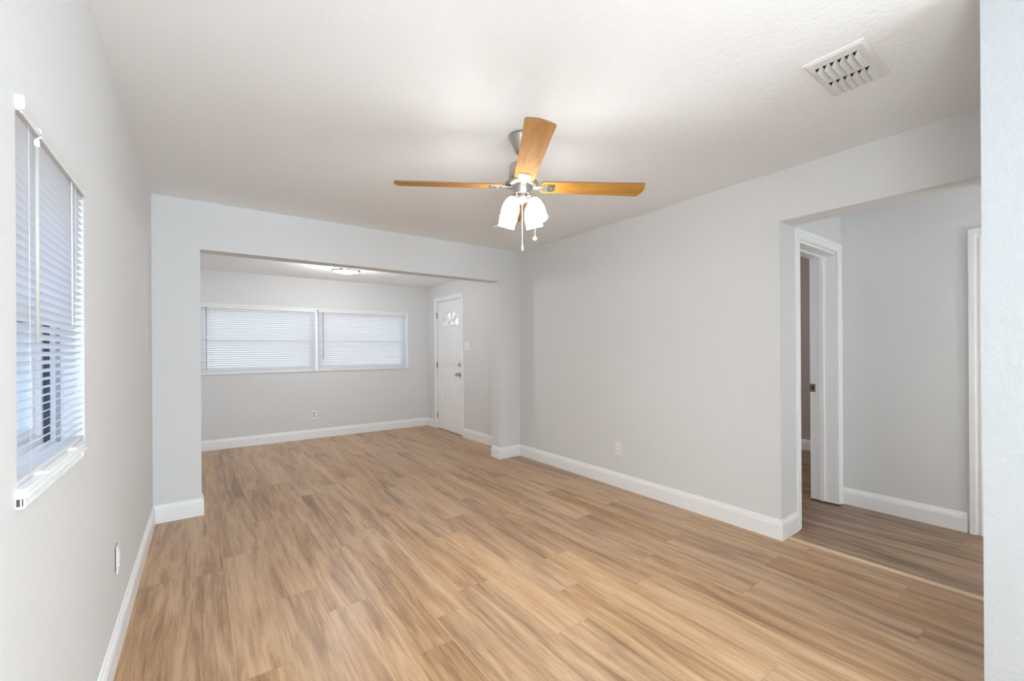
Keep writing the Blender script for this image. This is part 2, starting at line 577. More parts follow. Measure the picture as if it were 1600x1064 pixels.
wall('wall_bedroom_right', 'x', 6.075, 6.175, YE+0.08, 4.9, 0, H, [], M['shade_toned_wall'], 'taupe bedroom wall, its colour darkened for shade, seen through the doorway')
wall('wall_bedroom_far', 'y', 4.8, 4.9, XR2, 6.075, 0, H, [], M['shade_toned_wall'], 'far bedroom wall out of sight')
wall('wall_bedroom_near', 'y', YE+0.08, YE+0.185, XH+0.1, 6.075, 0, H, [], M['shade_toned_wall'], 'near bedroom wall out of sight')

# outdoors
struct('ground', MB().box((-14, -10, -0.35), (14, 22, -0.13)), M['concrete'], 'pale concrete ground outside the house', 'ground')

# ------------------------------------------------------------------ baseboards
BH = 0.132
PROF = [(0, 0), (0.015, 0), (0.015, 0.096), (0.0125, 0.100), (0.0125, 0.107), (0.0105, 0.113), (0.0065, 0.117), (0.0060, 0.124), (0.0035, 0.130), (0, BH)]
PA = [(XL, YK), (XL, YB), (XJL, YB), (XJL, YB2), (XL, YB2), (XL, YF), (XR, YF), (XR, 6.462)]
PB = [(XR, 5.478), (XR, YB2), (XJR, YB2), (XJR, YB), (XR, YB), (XR, YE), (3.338, YE)]
for path, parts in ((PA, [('baseboard_left', 0, 1, 'along the left wall below the window'),
                          ('baseboard_back_left', 1, 3, 'wrapping the left end of the wide opening'),
                          ('baseboard_front_left', 3, 5, 'in the hidden left corner of the front room'),
                          ('baseboard_front', 5, 6, 'under the long window of the front room'),
                          ('baseboard_front_corner', 6, 7, 'left of the entry door in the corner')]),
                    (PB, [('baseboard_front_right', 0, 1, 'right of the entry door in the front room'),
                          ('baseboard_back_right', 1, 4, 'wrapping the right pier of the wide opening'),
                          ('baseboard_right', 4, 5, 'along the long right wall'),
                          ('baseboard_right_end', 5, 6, 'on the wall end beside the hall opening')])):
    for nm, a, b, where in parts:
        struct(nm, MB().sweep(path, PROF, a, b), M['trim'], 'white moulded baseboard ' + where, 'baseboard')
struct('baseboard_hall', MB().sweep([(XH, YE-0.0), (XH, 0.545)], PROF, 0, 1), M['trim'], 'white moulded baseboard along the hall wall', 'baseboard')
struct('baseboard_bedroom', MB().sweep([(6.075, 4.8), (6.075, YE+0.185)], PROF, 0, 1), M['trim'], 'white baseboard seen through the bedroom doorway', 'baseboard')

# pale strip where the two floors meet
struct('trim_1', MB().prism([(3.148, YN-0.02, 0.0), (3.150, YN-0.02, 0.005), (3.156, YN-0.02, 0.007), (3.180, YN-0.02, 0.007), (3.188, YN-0.02, 0.004), (3.190, YN-0.02, 0.0)], (0, YE-0.015-YN+0.02, 0)),
       M['strip'], 'pale tan transition strip across the hall opening', 'trim')

# ------------------------------------------------------------------ casing helper
def casing_profile_boxes(mb, P, u0, u1, zt, w, t=0.018):
    """three-sided door casing: P(d,u,z) maps depth d out of the wall; u0,u1 = inner edges"""
    def bx(ua, ub, za, zb, d0, d1, bev=0.003):
        a, b = P(d0, ua, za), P(d1, ub, zb)
        mb.box(a, b, bev)
    for s, ui in ((-1, u0), (1, u1)):
        bx(ui, ui+s*w*0.58, 0.0, zt+0.001, 0, t*0.62)
        bx(ui+s*w*0.55, ui+s*w, -0.001, zt+w*0.57, 0.0003, t)
        bx(ui+s*w*0.16, ui+s*w*0.30, 0.001, zt+w*0.2, 0.0005, t*0.82, 0.002)
    bx(u0-w*0.57, u1+w*0.57, zt, zt+w*0.58, 0.0002, t*0.625)
    bx(u0-w*1.002, u1+w*1.002, zt+w*0.55, zt+w, 0.0004, t*1.01)
    bx(u0-w*0.29, u1+w*0.29, zt+w*0.16, zt+w*0.30, 0.0006, t*0.83, 0.002)

# ------------------------------------------------------------------ door_1: entry door with fanlight
door1 = root('door_1', (XR, 5.95, 0), 'white panelled entry door with a fan-shaped light, in the front room', 'door', kind='structure')
mb = MB()
casing_profile_boxes(mb, lambda d, u, z: (XR-d, u, z), D1[0]+0.0, D1[1]-0.0, D1[3], 0.056, 0.016)
build('door_casing', mb, M['trim'], door1)
mb = MB()
for y0, y1 in ((D1[0], D1[0]+0.012), (D1[1]-0.012, D1[1])):
    mb.box((XR+0.001, y0, 0), (XR2-0.002, y1, D1[3]))
mb.box((XR+0.001, D1[0], D1[3]-0.012), (XR2-0.002, D1[1], D1[3]))
build('door_jamb', mb, M['trim'], door1)
mb = MB().box((XR+0.008, D1[0]+0.012, 0.0), (XR2, D1[1]-0.012, 0.012), 0.002)
build('threshold', mb, M['nickel'], door1)
# slab with the holes of the fanlight
SX0, SX1 = XR+0.010, XR+0.054
SY0, SY1 = D1[0]+0.015, D1[1]-0.018
SZ0, SZ1 = 0.014, D1[3]-0.019
FC = (5.912, 1.648)
def fan_hole(a0, a1, r0, r1, n=10):
    out = []
    for i in range(n+1):
        a = a0 + (a1-a0)*i/n
        out.append((FC[0]+r1*1.10*math.cos(a), FC[1]+r1*0.97*math.sin(a)))
    for i in range(n+1):
        a = a1 + (a0-a1)*i/n
        out.append((FC[0]+r0*1.10*math.cos(a), FC[1]+r0*0.97*math.sin(a)))
    return out
gaps = [(R(4), R(44)), (R(52), R(86)), (R(94), R(128)), (R(136), R(176))]
holes = [fan_hole(a, b, 0.098, 0.232) for a, b in gaps]
c = []
for i in range(11):
    a = R(14) + (R(166)-R(14))*i/10
    c.append((FC[0]+0.075*1.1*math.cos(a), FC[1]+0.012+0.062*math.sin(a)))
holes.append(c)
bm = bmesh.new()
edges = []
for loop in [[(SY0, SZ0), (SY1, SZ0), (SY1, SZ1), (SY0, SZ1)]] + holes:
    vs = [bm.verts.new((SX0, y, z)) for y, z in loop]
    edges += [bm.edges.new((vs[i], vs[(i+1) % len(vs)])) for i in range(len(vs))]
bmesh.ops.triangle_fill(bm, use_beauty=True, edges=edges)
geo = bmesh.ops.extrude_face_region(bm, geom=bm.faces[:])
bmesh.ops.translate(bm, vec=(SX1-SX0, 0, 0), verts=[g for g in geo['geom'] if isinstance(g, bmesh.types.BMVert)])
mb = MB(); mb.bm.free(); mb.bm = bm
def ring(y0, y1, z0, z1, w, t):
    mb.box((SX0-t, y0, z0), (SX0, y1, z0+w), 0.0025); mb.box((SX0-t, y0, z1-w), (SX0, y1, z1), 0.0025)
    mb.box((SX0-t*0.98, y0+0.0004, z0+w-0.003), (SX0, y0+w, z1-w+0.003), 0.0025); mb.box((SX0-t*0.98, y1-w, z0+w-0.003), (SX0, y1-0.0004, z1-w+0.003), 0.0025)
    mb.box((SX0-t*0.8, y0+w*2.2, z0+w*2.2), (SX0, y1-w*2.2, z1-w*2.2), 0.004)
for y0, y1 in ((5.655, 5.905), (5.985, 6.235)):
    ring(y0, y1, 1.00, 1.475, 0.016, 0.006)
    ring(y0, y1, 0.265, 0.745, 0.016, 0.006)
build('door_slab', mb, M['door'], door1)
# raised half-round moulding of the fanlight
mb = MB()
pts = [(SX0-0.001, FC[0]+0.262*1.08*math.cos(R(a)), FC[1]-0.004+0.25*math.sin(R(a))) for a in range(0, 181, 6)]
mb.tube(pts, 0.007, 8)
mb.tube([(SX0-0.001, FC[0]+0.29, FC[1]-0.008), (SX0-0.001, FC[0]-0.29, FC[1]-0.008)], 0.007, 8)
build('fanlight_moulding', mb, M['door'], door1)
mb = MB().box((SX0+0.018, FC[0]-0.27, FC[1]-0.005), (SX0+0.022, FC[0]+0.27, FC[1]+0.245))
build('fanlight_pane', mb, M['glass'], door1)
mb = MB().box((SX0-0.001, SY0, SZ1+0.0005), (SX1, SY1, D1[3]-0.0125))
build('gap_strip', mb, M['grey_strip'], door1)  # grey strip stands in for the dark gap above the slab
mb = MB().box((SX0-0.001, SY1+0.0005, 0.014), (SX1, D1[1]-0.0125, SZ1))
build('gap_strip', mb, M['grey_strip'], door1)  # same gap shade put in along the hinge side
for z in (0.22, 1.03, 1.83):
    mb = MB().tube([(XR+0.002, SY1+0.004, z-0.048), (XR+0.002, SY1+0.004, z+0.048)], 0.0065, 10)
    mb.box((XR+0.004, SY1-0.004, z-0.045), (XR+0.0095, SY1+0.004, z+0.045))
    build('hinge', mb, M['dark_metal'], door1)
mb = MB().lathe([(0.0, 0), (0.033, 0), (0.033, 0.006), (0.028, 0.011), (0.012, 0.014), (0.011, 0.034), (0.022, 0.040), (0.029, 0.052), (0.029, 0.062), (0.020, 0.072), (0.0, 0.074)], (SX0, 5.612, 0.908), (-1, 0, 0), 32, False)
build('door_knob', mb, M['nickel'], door1)
mb = MB().lathe([(0.0, 0), (0.030, 0), (0.030, 0.008), (0.024, 0.014), (0.0, 0.015)], (SX0, 5.612, 1.052), (-1, 0, 0), 32, False)
mb.box((SX0-0.032, 5.605, 1.038), (SX0-0.013, 5.619, 1.066), 0.003)
build('deadbolt', mb, M['nickel'], door1)
build('peephole', MB().lathe([(0, 0), (0.009, 0), (0.009, 0.003), (0, 0.003)], (SX0, 5.95, 1.52), (-1, 0, 0), 16, False), M['nickel'], door1)

# ------------------------------------------------------------------ door_2: cased doorway to the bedroom
door2 = root('door_2', (3.77, YE, 0), 'white cased doorway at the hall end, door swung out of sight', 'door', kind='structure')
mb = MB()
casing_profile_boxes(mb, lambda d, u, z: (u, YE-d, z), D2[0], D2[1]-0.01, D2[3], 0.066, 0.018)
bmesh.ops.translate(mb.bm, vec=(0, 0, 0.006), verts=mb.bm.verts)
build('door_casing', mb, M['trim'], door2)
mb = MB()
JY1 = YE+0.188
for xa, xb in ((D2[0], D2[0]+0.016), (D2[1]-0.016, D2[1])):
    mb.box((xa, YE+0.001, 0.010), (xb, JY1, D2[3]))
mb.box((D2[0], YE+0.001, D2[3]-0.016), (D2[1], JY1, D2[3]))
build('door_jamb', mb, M['trim'], door2)
mb = MB()
for xa, xb in ((D2[0]+0.016, D2[0]+0.028), (D2[1]-0.028, D2[1]-0.016)):
    mb.box((xa, YE+0.085, 0.010), (xb, YE+0.122, D2[3]-0.016), 0.003)
mb.box((D2[0]+0.016, YE+0.085, D2[3]-0.028), (D2[1]-0.016, YE+0.122, D2[3]-0.016), 0.003)
build('door_stop', mb, M['trim'], door2)
mb = MB().box((D2[1]-0.0175, YE+0.150, 0.902), (D2[1]-0.0155, JY1+0.002, 0.968), 0.001)
sp_ = build('strike_plate', mb, M['dark_metal'], door2)
mb = MB().box((D2[1]-0.0185, YE+0.160, 0.922), (D2[1]-0.0172, YE+0.176, 0.948))
build('latch_hole', mb, M['slot'], sp_)
mb = MB()
rng = random.Random(3)
y = YE-0.012
while y < JY1-0.004:
    w = rng.uniform(0.008, 0.02)
    mb.box((D2[1]-0.014+rng.uniform(-0.003, 0.003), y, 0.0), (D2[1]+0.04, min(y+w, JY1-0.003), rng.uniform(0.009, 0.012)))
    y += w
build('jamb_gap_shade', mb, M['shadow_gap'], door2)  # dark blocks stand in for the shadow under the jamb

# ------------------------------------------------------------------ door_3: door in the hall wall, only its casing shows
door3 = root('door_3', (XH, 0.05, 0), 'white door casing on the hall wall beside the near wall end', 'door', kind='structure')
mb = MB()
casing_profile_boxes(mb, lambda d, u, z: (XH-d, u, z), D3[0]+0.012, D3[1]-0.008, D3[3]-0.008, 0.074, 0.018)
build('door_casing', mb, M['trim'], door3)
mb = MB().box((XH+0.02, D3[0]+0.004, 0.01), (XH+0.06, D3[1]-0.004, D3[3]-0.004), 0.002)
for y0, y1 in ((D3[0]+0.12, D3[0]+0.38), (D3[0]+0.46, D3[1]-0.12)):
    for z0, z1 in ((0.2, 0.9), (1.05, 1.85)):
        mb.box((XH+0.014, y0, z0), (XH+0.021, y1, z1), 0.004)
build('door_slab', mb, M['door'], door3)
build('door_knob', MB().lathe([(0, 0), (0.032, 0), (0.03, 0.008), (0.011, 0.012), (0.011, 0.034), (0.027, 0.045), (0.027, 0.058), (0, 0.066)], (XH+0.02, D3[0]+0.07, 0.94), (-1, 0, 0), 24, False), M['nickel'], door3)

# ------------------------------------------------------------------ windows
def mapx(p0, s):      # wall normal along x: d = depth outwards
    return lambda d, u, z: (p0 + s*d, u, z)
def mapy(p0, s):
    return lambda d, u, z: (u, p0 + s*d, z)

def bx(mb, P, d0, d1, u0, u1, z0, z1, bev=0.0):
    mb.box(P(d0, u0, z0), P(d1, u1, z1), bev)

def hung_window(w, P, u0, u1, z0, z1, fd0, fd1):
    """frame, two sashes and their panes; fd0..fd1 = depth of the frame in the wall"""
    mb = MB()
    t = 0.028
    bx(mb, P, fd0, fd1, u0, u0+t, z0, z1); bx(mb, P, fd0, fd1, u1-t, u1, z0, z1)
    bx(mb, P, fd0, fd1, u0+t, u1-t, z0, z0+t); bx(mb, P, fd0, fd1, u0+t, u1-t, z1-t, z1)
    build('window_frame', mb, M['sash'], w)
    zm = z0 + (z1-z0)*0.47
    for nm, za, zb, da in (('lower_sash', z0+t, zm+0.016, fd0+0.012), ('upper_sash', zm-0.016, z1-t, fd0+0.036)):
        s = 0.026; db = da+0.020
        mb = MB()
        bx(mb, P, da, db, u0+t, u0+t+s, za, zb); bx(mb, P, da, db, u1-t-s, u1-t, za, zb)
        bx(mb, P, da, db, u0+t+s, u1-t-s, za, za+s); bx(mb, P, da, db, u0+t+s, u1-t-s, zb-s, zb)
        sash = build(nm, mb, M['sash'], w)
        mb = MB()
        bx(mb, P, da+0.008, da+0.012, u0+t+s-0.002, u1-t-s+0.002, za+s-0.002, zb-s+0.002)
        build('pane', mb, M['glass'], sash)

win1 = root('window_1', (XL, (W1[0]+W1[1])/2, W1[2]), 'narrow hung window set in the left wall behind a blind', 'window', kind='structure')
P1 = mapx(XL, -1)
hung_window(win1, P1, W1[0]+0.004, W1[1]-0.004, W1[2]+0.012, W1[3]-0.004, 0.088, 0.150)
# weatherstrips on the far jamb beside the lower sash
mb = MB(); bx(mb, P1, 0.075, 0.0865, W1[1]-0.012, W1[1]-0.001, W1[2]+0.012, 1.358)
build('gap_strip', mb, M['dark_rubber'], win1)
mb = MB(); bx(mb, P1, 0.053, 0.062, W1[1]-0.010, W1[1]-0.001, W1[2]+0.012, 1.345)
build('gap_strip', mb, M['grey_strip'], win1)
mb = MB()
bx(mb, P1, 0.0, 0.075, W1[1]-0.006, W1[1], W1[2]+0.010, W1[3])
bx(mb, P1, 0.0, 0.075, W1[0], W1[0]+0.006, W1[2]+0.010, W1[3])
bx(mb, P1, 0.0005, 0.0745, W1[0]+0.006, W1[1]-0.006, W1[3]-0.006, W1[3]-0.0005)
build('jamb_liner', mb, M['sash'], win1)
# sill: hollow vinyl stool projecting past the wall face
mb = MB()
sy0, sy1 = W1[0]+0.002, W1[1]-0.002
ny0, ny1 = W1[0]-0.008, W1[1]-0.095            # projecting nose
bx(mb, P1, 0.0, 0.12, sy0, sy1, W1[2]-0.004, W1[2]+0.013)
bx(mb, P1, -0.016, 0.001, ny0, ny1, W1[2]+0.001, W1[2]+0.013, 0.003)
bx(mb, P1, -0.020, 0.0, ny0, ny1, W1[2]-0.004, W1[2]+0.001, 0.001)
bx(mb, P1, -0.013, 0.0, ny0, ny1, W1[2]-0.026, W1[2]-0.021, 0.002)
bx(mb, P1, -0.005, 0.0, ny0+0.003, ny1, W1[2]-0.022, W1[2]-0.003)
for u in (ny0, ny0+0.012, ny1-0.003):
    bx(mb, P1, -0.0115, 0.0, u, u+0.002, W1[2]-0.022, W1[2]-0.003)
bx(mb, P1, -0.0085, -0.0072, ny0+0.001, ny1-0.001, W1[2]-0.022, W1[2]-0.003)
for u in (sy0+0.13, sy0+0.42):
    bx(mb, P1, -0.013, 0.02, u, u+0.03, W1[2]+0.012, W1[2]+0.018, 0.003)
sill1 = build('window_sill', mb, M['trim'], win1)
for d0, d1 in ((-0.0068, -0.0016), (-0.0112, -0.0092)):
    mb = MB(); bx(mb, P1, d0, d1, ny0-0.0004, ny0+0.001, W1[2]-0.020, W1[2]-0.005)
    build('sill_cell', mb, M['slot'], sill1)

PF = mapy(YF, 1)
win2 = root('window_2', (0.65, YF, W2[2]), 'left half of the long window in the front room', 'window', kind='structure')
hung_window(win2, PF, W2[0]+0.012, W2[1]-0.002, W2[2]+0.012, W2[3]-0.012, 0.080, 0.150)
win3 = root('window_3', (2.06, YF, W3[2]), 'right half of the long window in the front room', 'window', kind='structure')
hung_window(win3, PF, W3[0]+0.002, W3[1]-0.012, W3[2]+0.012, W3[3]-0.012, 0.080, 0.150)
mb = MB()
bx(mb, PF, 0.075, 0.155, W2[1]-0.002, W3[0]+0.002, WF[2], WF[3])
struct('trim_2', mb, M['trim'], 'white post between the two halves of the long window', 'trim')
mb = MB()
bx(mb, PF, -0.008, 0.075, WF[1]-0.010, WF[1]+0.012, WF[2]-0.006, WF[3]+0.008, 0.002)
bx(mb, PF, -0.008, 0.075, WF[0]-0.012, WF[0]+0.010, WF[2]-0.006, WF[3]+0.008, 0.002)
bx(mb, PF, -0.0085, 0.0745, WF[0]-0.0125, WF[1]+0.0125, WF[3]-0.008, WF[3]+0.0085, 0.002)
struct('trim_3', mb, M['trim'], 'thin white edging around the long window', 'trim')
mb = MB()
bx(mb, PF, -0.018, 0.090, WF[0]-0.012, WF[1]+0.012, WF[2]-0.010, WF[2]+0.010, 0.003)
struct('trim_4', mb, M['trim'], 'white sill under the long window', 'trim')

# ------------------------------------------------------------------ blinds
def slats(P, depth, u0, u1, z0, z1, pitch, width, tilt, sag=0.0022, thick=0.0005):
    """curved slats; positive tilt lifts the room edge"""
    mb = MB()
    n = int(round((z1-z0)/pitch))
    for k in range(n+1):
        zc = z0 + (z1-z0)*k/n
        prof = []
        for i in range(6):
            s = (i/5 - 0.5)*width
            crown = sag*(1-(2*i/5-1)**2)
            d = depth + s*math.cos(tilt) + crown*math.sin(tilt)
            z = zc - s*math.sin(tilt) + crown*math.cos(tilt)
            prof.append((d, z))
        lo = [[mb.bm.verts.new(P(d, u, z)) for d, z in prof] for u in (u0, u1)]
        for i in range(5):
            f = mb.bm.faces.new((lo[0][i], lo[0][i+1], lo[1][i+1], lo[1][i])); f.smooth = True
    return mb

# left-wall blind, hung flush with the wall face
PB = mapx(XL+0.011, -1)
b1 = root('window_blind', (XL-0.03, 1.57, W1[2]+0.013), 'white mini blind tilted half open in the narrow left wall window', 'blind', 'white window blinds')
BU0, BU1 = W1[0]+0.012, W1[1]-0.008
mb = MB(); bx(mb, PB, 0.004, 0.042, BU0, BU1, W1[3]-0.036, W1[3]-0.007, 0.002)
hr = build('headrail', mb, M['headrail'], b1)
mb = MB(); bx(mb, PB, -0.001, 0.044, BU0-0.004, BU0+0.006, W1[3]-0.033, W1[3]-0.004, 0.004, )
mb2 = build('end_bracket', mb, M['plastic'], b1); 
mb = MB(); bx(mb, PB, 0.002, 0.006, BU0, BU1, W1[3]-0.040, W1[3]-0.036, 0.001)
build('headrail_lip', mb, M['plastic'], hr)
build('slat_panel', slats(PB, 0.023, BU0, BU1, W1[2]+0.042, W1[3]-0.050, 0.0199, 0.025, R(27)), M['slat'], b1)
mb = MB(); bx(mb, PB, 0.012, 0.036, BU0, BU1, W1[2]+0.015, W1[2]+0.026, 0.003)
build('bottom_rail', mb, M['slat'], b1)
for u in (1.710,):
    mb = MB(); mb.tube([PB(0.0085, u, W1[3]-0.04), PB(0.0085, u, 1.345)], 0.0016, 6)
    build('lift_cord', mb, M['plastic'], b1)
for u in (BU0+0.07, BU1-0.11):
    mb = MB()
    for z0, z1 in ((W1[2]+0.02, W1[3]-0.04),):
        mb.tube([PB(0.0365, u, z0), PB(0.0365, u, z1), PB(0.030, u, z1+0.004), PB(0.016, u, z1+0.004), PB(0.0095, u, z1), PB(0.0095, u, z0)], 0.0006, 5)
    build('ladder_cord', mb, M['slat'], b1)
WU = 1.383
mb = MB()
mb.tube([PB(0.006, WU, W1[3]-0.062), PB(0.007, WU+0.002, 1.292)], 0.0036, 8)
wd = build('tilt_wand', mb, M['milky'], b1)
mb = MB()
mb.tube([PB(0.008, WU, W1[3]-0.026), PB(0.001, WU, W1[3]-0.028), PB(-0.001, WU, W1[3]-0.036), PB(0.001, WU, W1[3]-0.046), PB(0.006, WU, W1[3]-0.050)], 0.0020, 8)
mb.lathe([(0.003, 0), (0.005, 0.003), (0.005, 0.014), (0.003, 0.018)], PB(0.006, WU, W1[3]-0.068), n=14)
build('wand_hook', mb, M['plastic'], wd)

def front_blind(u0, u1, wand_u, wand_z, label):
    b = root('window_blind', ((u0+u1)/2, YF+0.02, WF[2]+0.010), label, 'blind', 'white window blinds')
    zt = WF[3]-0.008
    mb = MB(); bx(mb, PF, 0.002, 0.040, u0, u1, zt-0.034, zt-0.001, 0.002)
    h_ = build('headrail', mb, M['plastic'], b)
    for k in range(4):
        u = u0+0.03+(u1-u0-0.06)*k/3
        mb = MB(); bx(mb, PF, -0.003, 0.02, u-0.012, u+0.012, zt-0.006, zt+0.0005, 0.001)
        build('headrail_clip', mb, M['headrail'], h_)
    build('slat_panel', slats(PF, 0.022, u0+0.004, u1-0.004, WF[2]+0.040, zt-0.046, 0.0285, 0.031, R(56), 0.0036), M['slat'], b)
    mb = MB(); bx(mb, PF, 0.012, 0.036, u0, u1, WF[2]+0.0105, WF[2]+0.024, 0.003)
    br = build('bottom_rail', mb, M['headrail'], b)
    for u in (u0+0.11, (u0+u1)/2, u1-0.11):
        mb = MB(); bx(mb, PF, 0.009, 0.0125, u-0.008, u+0.008, WF[2]+0.011, WF[2]+0.026, 0.001)
        build('rail_button', mb, M['plastic'], br)
    mb = MB()
    mb.tube([PF(-0.004, wand_u, zt-0.022), PF(-0.006, wand_u, wand_z)], 0.0042, 8)
    build('tilt_wand', mb, M['smoke'], b)
    mb = MB()
    for u in (wand_u+0.055,):
        mb.tube([PF(0.004, u, zt-0.03), PF(0.004, u, WF[2]+0.03)], 0.0018, 6)
    build('lift_cord', mb, M['plastic'], b)
    return b
front_blind(WF[0]+0.014, 1.350, 0.045, 1.045, 'wide closed white blind on the left half of the front window')
front_blind(1.388, WF[1]-0.030, 1.446, 1.150, 'closed white blind on the right half of the front window')

# ------------------------------------------------------------------ outlets and switches
def plate(name, P, uc, zc, label, cat, group=None, w=0.072, h=0.117, gap=0.0):
    o = root(name, P(0, uc, zc), label, cat, group)
    mb = MB(); bx(mb, P, -0.006-gap, -0.0005-gap, uc-w/2, uc+w/2, zc-h/2, zc+h/2, 0.0025)
    pl = build('cover_plate', mb, M['plastic'], o)
    if gap:
        mb = MB(); bx(mb, P, -gap-0.001, 0.0, uc-w*0.36, uc+w*0.36, zc-h*0.36, zc+h*0.36)
        build('back_box', mb, M['slot'], o)
    return o
def duplex(P, uc, zc, label, gap=0.0, face='socket'):
    o = plate('wall_outlet', P, uc, zc, label, 'outlet', 'white wall outlets', gap=gap)
    for s in (1, -1):
        mb = MB(); bx(mb, P, -0.0085-gap, -0.0055-gap, uc-0.017, uc+0.017, zc+s*0.0195-0.0135, zc+s*0.0195+0.0135, 0.003)
        rec = build('receptacle', mb, M[face], o)
        mb = MB()
        for du in (-0.0065, 0.0065):
            bx(mb, P, -0.0090-gap, -0.0080-gap, uc+du-0.0012, uc+du+0.0012, zc+s*0.0195-0.002, zc+s*0.0195+0.0065)
        mb.lathe([(0, 0), (0.0024, 0), (0.0024, 0.001), (0, 0.001)], P(-0.0080-gap, uc, zc+s*0.0195-0.0075), Vector(P(-1, 0, 0)) - Vector(P(0, 0, 0)), 10, False)
        build('slot', mb, M['slot'], rec)
    mb = MB().lathe([(0, 0), (0.003, 0), (0.0025, 0.0012), (0, 0.0014)], P(-0.006-gap, uc, zc), Vector(P(-1, 0, 0)) - Vector(P(0, 0, 0)), 12, False)
    build('screw', mb, M['plastic'], o)
    return o
duplex(P1, 2.455, 0.398, 'white outlet standing off the left wall below the window', gap=0.003, face='plastic')
duplex(PF, 1.312, 0.345, 'white outlet with grey sockets under the long front window')
PR = mapx(XR, 1)
duplex(PR, 2.612, 0.355, 'white outlet low on the long right wall', face='plastic')
sw = plate('light_switch', PR, 5.365, 1.325, 'white triple switch plate beside the entry door', 'switch', w=0.165, h=0.120)
for k in (-1, 0, 1):
    mb = MB(); bx(mb, PR, -0.0085, -0.0055, 5.365+k*0.046-0.0165, 5.365+k*0.046+0.0165, 1.325-0.033, 1.325+0.033, 0.002)
    build('rocker', mb, M['plastic'], sw)

# ------------------------------------------------------------------ ceiling vent
VX0, VX1, VY0, VY1 = 2.030, 2.386, 0.524, 0.730
vent = root('air_vent', ((VX0+VX1)/2, (VY0+VY1)/2, H), 'white stamped ceiling air vent with two rows of louvers', 'vent')
mb = MB()
slots = []
px0, pp, rows = 0.566, 0.0262, [(2.083, 2.205), (2.236, 2.360)]
for xa, xb in rows:
    for k in range(6):
        ya = 0.556 + k*pp*0.96
        slots.append((xa, xb, ya, ya+0.0205))
xs = sorted({VX0+0.012, VX1-0.012, *[s[0] for s in slots], *[s[1] for s in slots]})
ys = sorted({VY0+0.012, VY1-0.012, *[s[2] for s in slots], *[s[3] for s in slots]})
ZP = H-0.009
for i in range(len(xs)-1):
    for j in range(len(ys)-1):
        cx, cy = (xs[i]+xs[i+1])/2, (ys[j]+ys[j+1])/2
        if any(s[0] < cx < s[1] and s[2] < cy < s[3] for s in slots): continue
        mb.box((xs[i], ys[j], ZP), (xs[i+1], ys[j+1], ZP+0.0012))
# bevelled flange and its bright turned lip
inn = [(VX0+0.012, VY0+0.012), (VX1-0.012, VY0+0.012), (VX1-0.012, VY1-0.012), (VX0+0.012, VY1-0.012)]
outr = [(VX0, VY0), (VX1, VY0), (VX1, VY1), (VX0, VY1)]
for i in range(4):
    j = (i+1) % 4
    mb.face([(*inn[i], ZP), (*inn[j], ZP), (*outr[j], H-0.001), (*outr[i], H-0.001)])
mb.box((VX0-0.001, VY0, H-0.006), (VX0+0.0015, VY1, H))
build('vent_frame', mb, M['vent'], vent)
mb = MB().box((VX0+0.02, VY0+0.02, H-0.0012), (VX1-0.02, VY1-0.02, H-0.0004))
build('duct_opening', mb, M['void'], vent)
for xa, xb, ya, yb in slots:
    # flap hinged on the side nearer the hall, hanging below the plate
    mb = MB()
    hz, t = -0.0125, 0.0011
    pts = [(ya+0.0005, ZP+0.0004), (ya+0.006, ZP-0.0035), (ya+0.0125, ZP-0.0085), (ya+0.0165, ZP+hz)]
    for (y0, z0), (y1, z1), e0, e1 in zip(pts, pts[1:], (0.001, 0.004, 0.011), (0.004, 0.011, 0.016)):
        mb.prism([(xa+e0, y0, z0), (xb-0.0005, y0, z0), (xb-0.0005, y1, z1), (xa+e1, y1, z1)], (0, 0.0004, t))
    build('louver', mb, M['vent'], vent)
for xx, yy in ((VX1-0.006, VY0+0.03), (VX1-0.006, VY1-0.03)):
    mb = MB().lathe([(0, 0), (0.004, 0), (0.003, 0.0016), (0, 0.002)], (xx, yy, ZP+0.006), (0, 0, -1), 10, False)
    build('vent_screw', mb, M['headrail'], vent)

# ------------------------------------------------------------------ small white plate on the ceiling beyond the fan
o = root('ceiling_plate', (2.27, 3.37, H), 'small round white cover plate on the ceiling beyond the fan', 'cover plate')
build('cover', MB().lathe([(0, 0), (0.046, 0), (0.046, 0.008), (0.040, 0.014), (0, 0.016)], (2.27, 3.37, H-0.0005), (0, 0, -1), 32, False), M['plastic'], o)

# ------------------------------------------------------------------ ceiling fan
FX, FY = 1.426, 1.866
fan = root('ceiling_fan', (FX, FY, H), 'brushed nickel ceiling fan with four honey oak blades and lit shades', 'fan')
c0 = (FX, FY, 0)
build('canopy', MB().lathe([(0.0, H-0.0005), (0.069, H-0.0005), (0.069, H-0.012), (0.064, H-0.022), (0.048, H-0.058), (0.034, H-0.088), (0.029, H-0.096), (0.0, H-0.097)], c0, n=48, cap=False), M['nickel'], fan)
build('hanger_ball', MB().sphere((FX, FY, H-0.094), 0.022), M['dark_metal'], fan)
build('downrod', MB().tube([(FX, FY, H-0.09), (FX, FY, 2.275)], 0.0115, 16), M['nickel'], fan)
build('motor_housing', MB().lathe([(0.0, 2.288), (0.020, 2.288), (0.050, 2.285), (0.066, 2.279), (0.071, 2.270), (0.071, 2.205), (0.067, 2.196), (0.0, 2.194)], c0, n=56, cap=False), M['nickel'], fan)
build('flywheel', MB().lathe([(0.0, 2.193), (0.078, 2.193), (0.078, 2.185), (0.0, 2.185)], c0, n=48, cap=False), M['dark_metal'], fan)
build('blade_hub', MB().lathe([(0.0, 2.184), (0.088, 2.184), (0.092, 2.178), (0.088, 2.168), (0.055, 2.164), (0.0, 2.164)], c0, n=56, cap=False), M['nickel'], fan)
